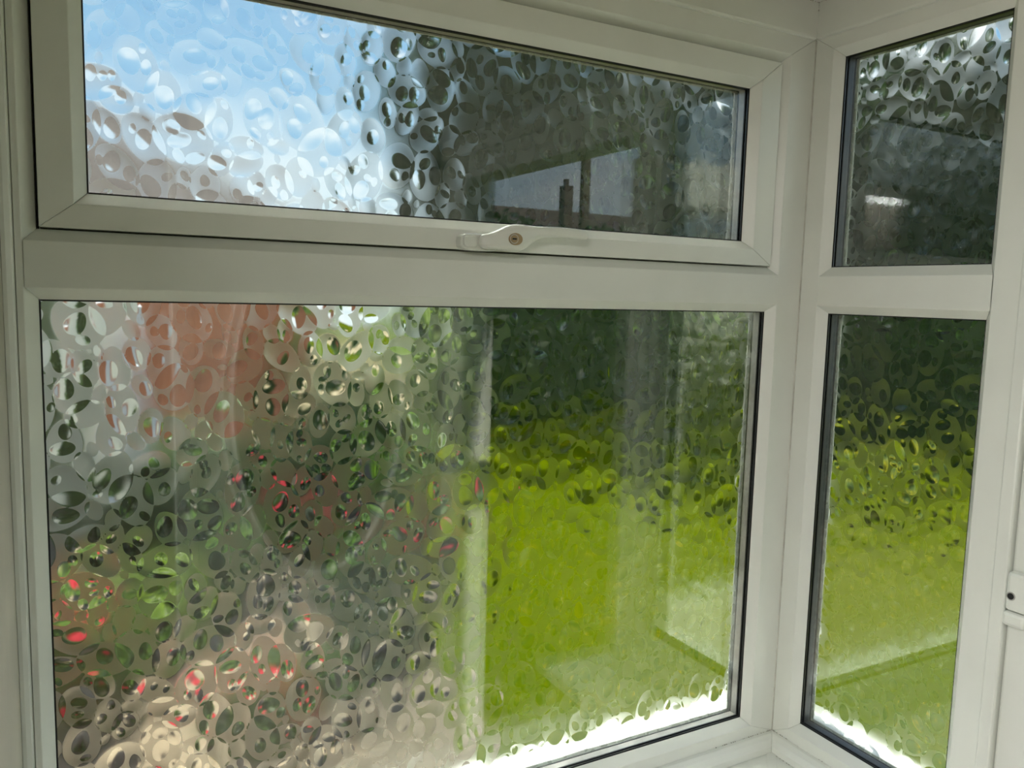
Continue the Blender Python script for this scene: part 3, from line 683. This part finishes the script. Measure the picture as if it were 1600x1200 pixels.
# flowering plants, every bloom a part
def bloom_mesh(rad, mat):
    bm = bmesh.new()
    for k in range(9):
        a = k * 2.4; el = .2 + .13 * k; r_ = rad
        M_ = Matrix.Rotation(a, 4, 'Z') @ Matrix.Rotation(-el, 4, 'Y')
        pts = [(.1, 0, 0), (.6, .38, .06), (1, .25, .2), (1.05, 0, .22), (1, -.25, .2), (.6, -.38, .06)]
        bm.faces.new([bm.verts.new(M_ @ Vector((x * r_, y * r_, z * r_))) for x, y, z in pts])
    me = bpy.data.meshes.new('bloom'); bm.to_mesh(me); bm.free(); me.materials.append(mat); return me
bl = {k: bloom_mesh(r_, M[m_]) for k, r_, m_ in (('red', .055, 'red_flower'), ('cream', .075, 'cream_flower'), ('yellow', .05, 'yellow_flower'))}
def flowering(u, d, zc, rad, kind, nb, leafmat, seed, label):
    t_, p = plant('flowering_shrub', u, d, zc, rad, 900, .035, M[leafmat], seed, label, 'flowering shrub', None, trunk_r=.02)
    rs = random.Random(seed)
    for k in range(nb):
        a = rs.uniform(0, 2 * math.pi); el = rs.uniform(-.2, 1.4)
        o = bpy.data.objects.new('bloom', bl[kind]); COL.objects.link(o); o.parent = t_
        o.location = (rad[0] * 1.05 * math.cos(a) * math.cos(el), rad[1] * 1.05 * math.sin(a) * math.cos(el), zc + rad[2] * 1.05 * math.sin(el) - p.z)
        o.rotation_euler = (rs.uniform(-.5, .5), rs.uniform(-.5, .5), rs.uniform(0, 6)); s_ = rs.uniform(.7, 1.35); o.scale = (s_, s_, s_)
flowering(548, 6.2, -.92, (.36, .36, .42), 'cream', 60, 'leaf_mid', 201, 'shrub covered in cream white blooms beside the lawn')
flowering(105, 3.2, -1.32, (.26, .26, .24), 'red', 10, 'leaf_mid', 202, 'red flowering plant at the far left on the paving')
flowering(395, 2.7, -1.40, (.17, .17, .15), 'red', 9, 'leaf_mid', 203, 'red flowering plant low on the paving near the window')
flowering(665, 4.6, -1.34, (.18, .18, .2), 'red', 6, 'leaf_mid', 204, 'small red flowering plant at the lawn edge')
flowering(455, 4.5, -1.28, (.2, .2, .18), 'red', 5, 'leaf_dark', 205, 'red flowering plant among the dark shrubs')
flowering(1130, 7.6, -1.38, (.55, .3, .16), 'yellow', 34, 'leaf_lime', 207, 'yellow flowering border plant before the hedge at the window corner')
flowering(1400, 7.3, -1.38, (.6, .3, .16), 'yellow', 34, 'leaf_lime', 208, 'yellow flowering border plant before the hedge seen through the side window')

# what the doorway looks out on (mirrored in the top pane)
def mirrored(u, v, dist):
    d = fwd * F_PX + r2 * (u - 800) - u2 * (v - 600); d.normalize()
    tt = (.012 - CAM.y) / d.y; p = CAM + d * tt; d.y = -d.y
    h = Vector((d.x, d.y)).length
    return p + d * (dist / h)
pb = mirrored(914, 300, 17)
pl_ = empty('telegraph_pole', (pb.x, pb.y, G - .06), label='dark wooden telegraph pole mirrored in the top pane', cat='pole')
bm = bmesh.new(); loft(bm, [[(pb.x + r_ * math.cos(a * math.pi / 5), pb.y + r_ * math.sin(a * math.pi / 5), z) for a in range(10)] for r_, z in ((.13, G - .06), (.09, 6.5))]); link('pole', bm, M['wood'], pl_)
for z in (2.9, 3.3): boxo('step_iron', (pb.x - .35, pb.x + .05, pb.y - .015, pb.y + .015, z, z + .03), M['wood'], pl_)
ch = mirrored(889, 300, 24)
hh_ = empty('far_house', (ch.x, ch.y, G - .06), label='far house with square chimney mirrored in the top pane', cat='house')
boxo('wall', (ch.x - 5, ch.x + 9, ch.y - 6, ch.y, G - .06, 1.6), M['render'], hh_)
bm = bmesh.new()
vs = [bm.verts.new(p) for p in ((ch.x - 5.4, ch.y + .4, 1.5), (ch.x + 9.4, ch.y + .4, 1.5), (ch.x + 9.4, ch.y - 6.4, 1.5), (ch.x - 5.4, ch.y - 6.4, 1.5), (ch.x - 5.4, ch.y - 3, 2.9), (ch.x + 9.4, ch.y - 3, 2.9))]
for f in ((0, 1, 5, 4), (1, 2, 5), (2, 3, 4, 5), (3, 0, 4), (0, 3, 2, 1)): bm.faces.new([vs[i] for i in f])
link('roof', bm, M['roof'], hh_)
CT = mirrored(889, 292, 24.3).z
boxo('chimney', (ch.x - .15, ch.x + .15, ch.y - .3, ch.y - .0, 1.6, CT), M['roof'], hh_)
link('chimney_pot', loft(bmesh.new(), [[(ch.x + .08 * math.cos(a), ch.y - .17 + .1 * math.sin(a), z) for a in np.linspace(0, 5.5, 8)] for z in (CT, CT + .2)]), M['roof'], hh_)
hedge('hedge', mirrored(760, 330, 9), mirrored(1000, 330, 12), 2.45, .8, 5000, M['leaf_dark'], 'dark hedge outside the doorway, mirrored in the top pane', 8)
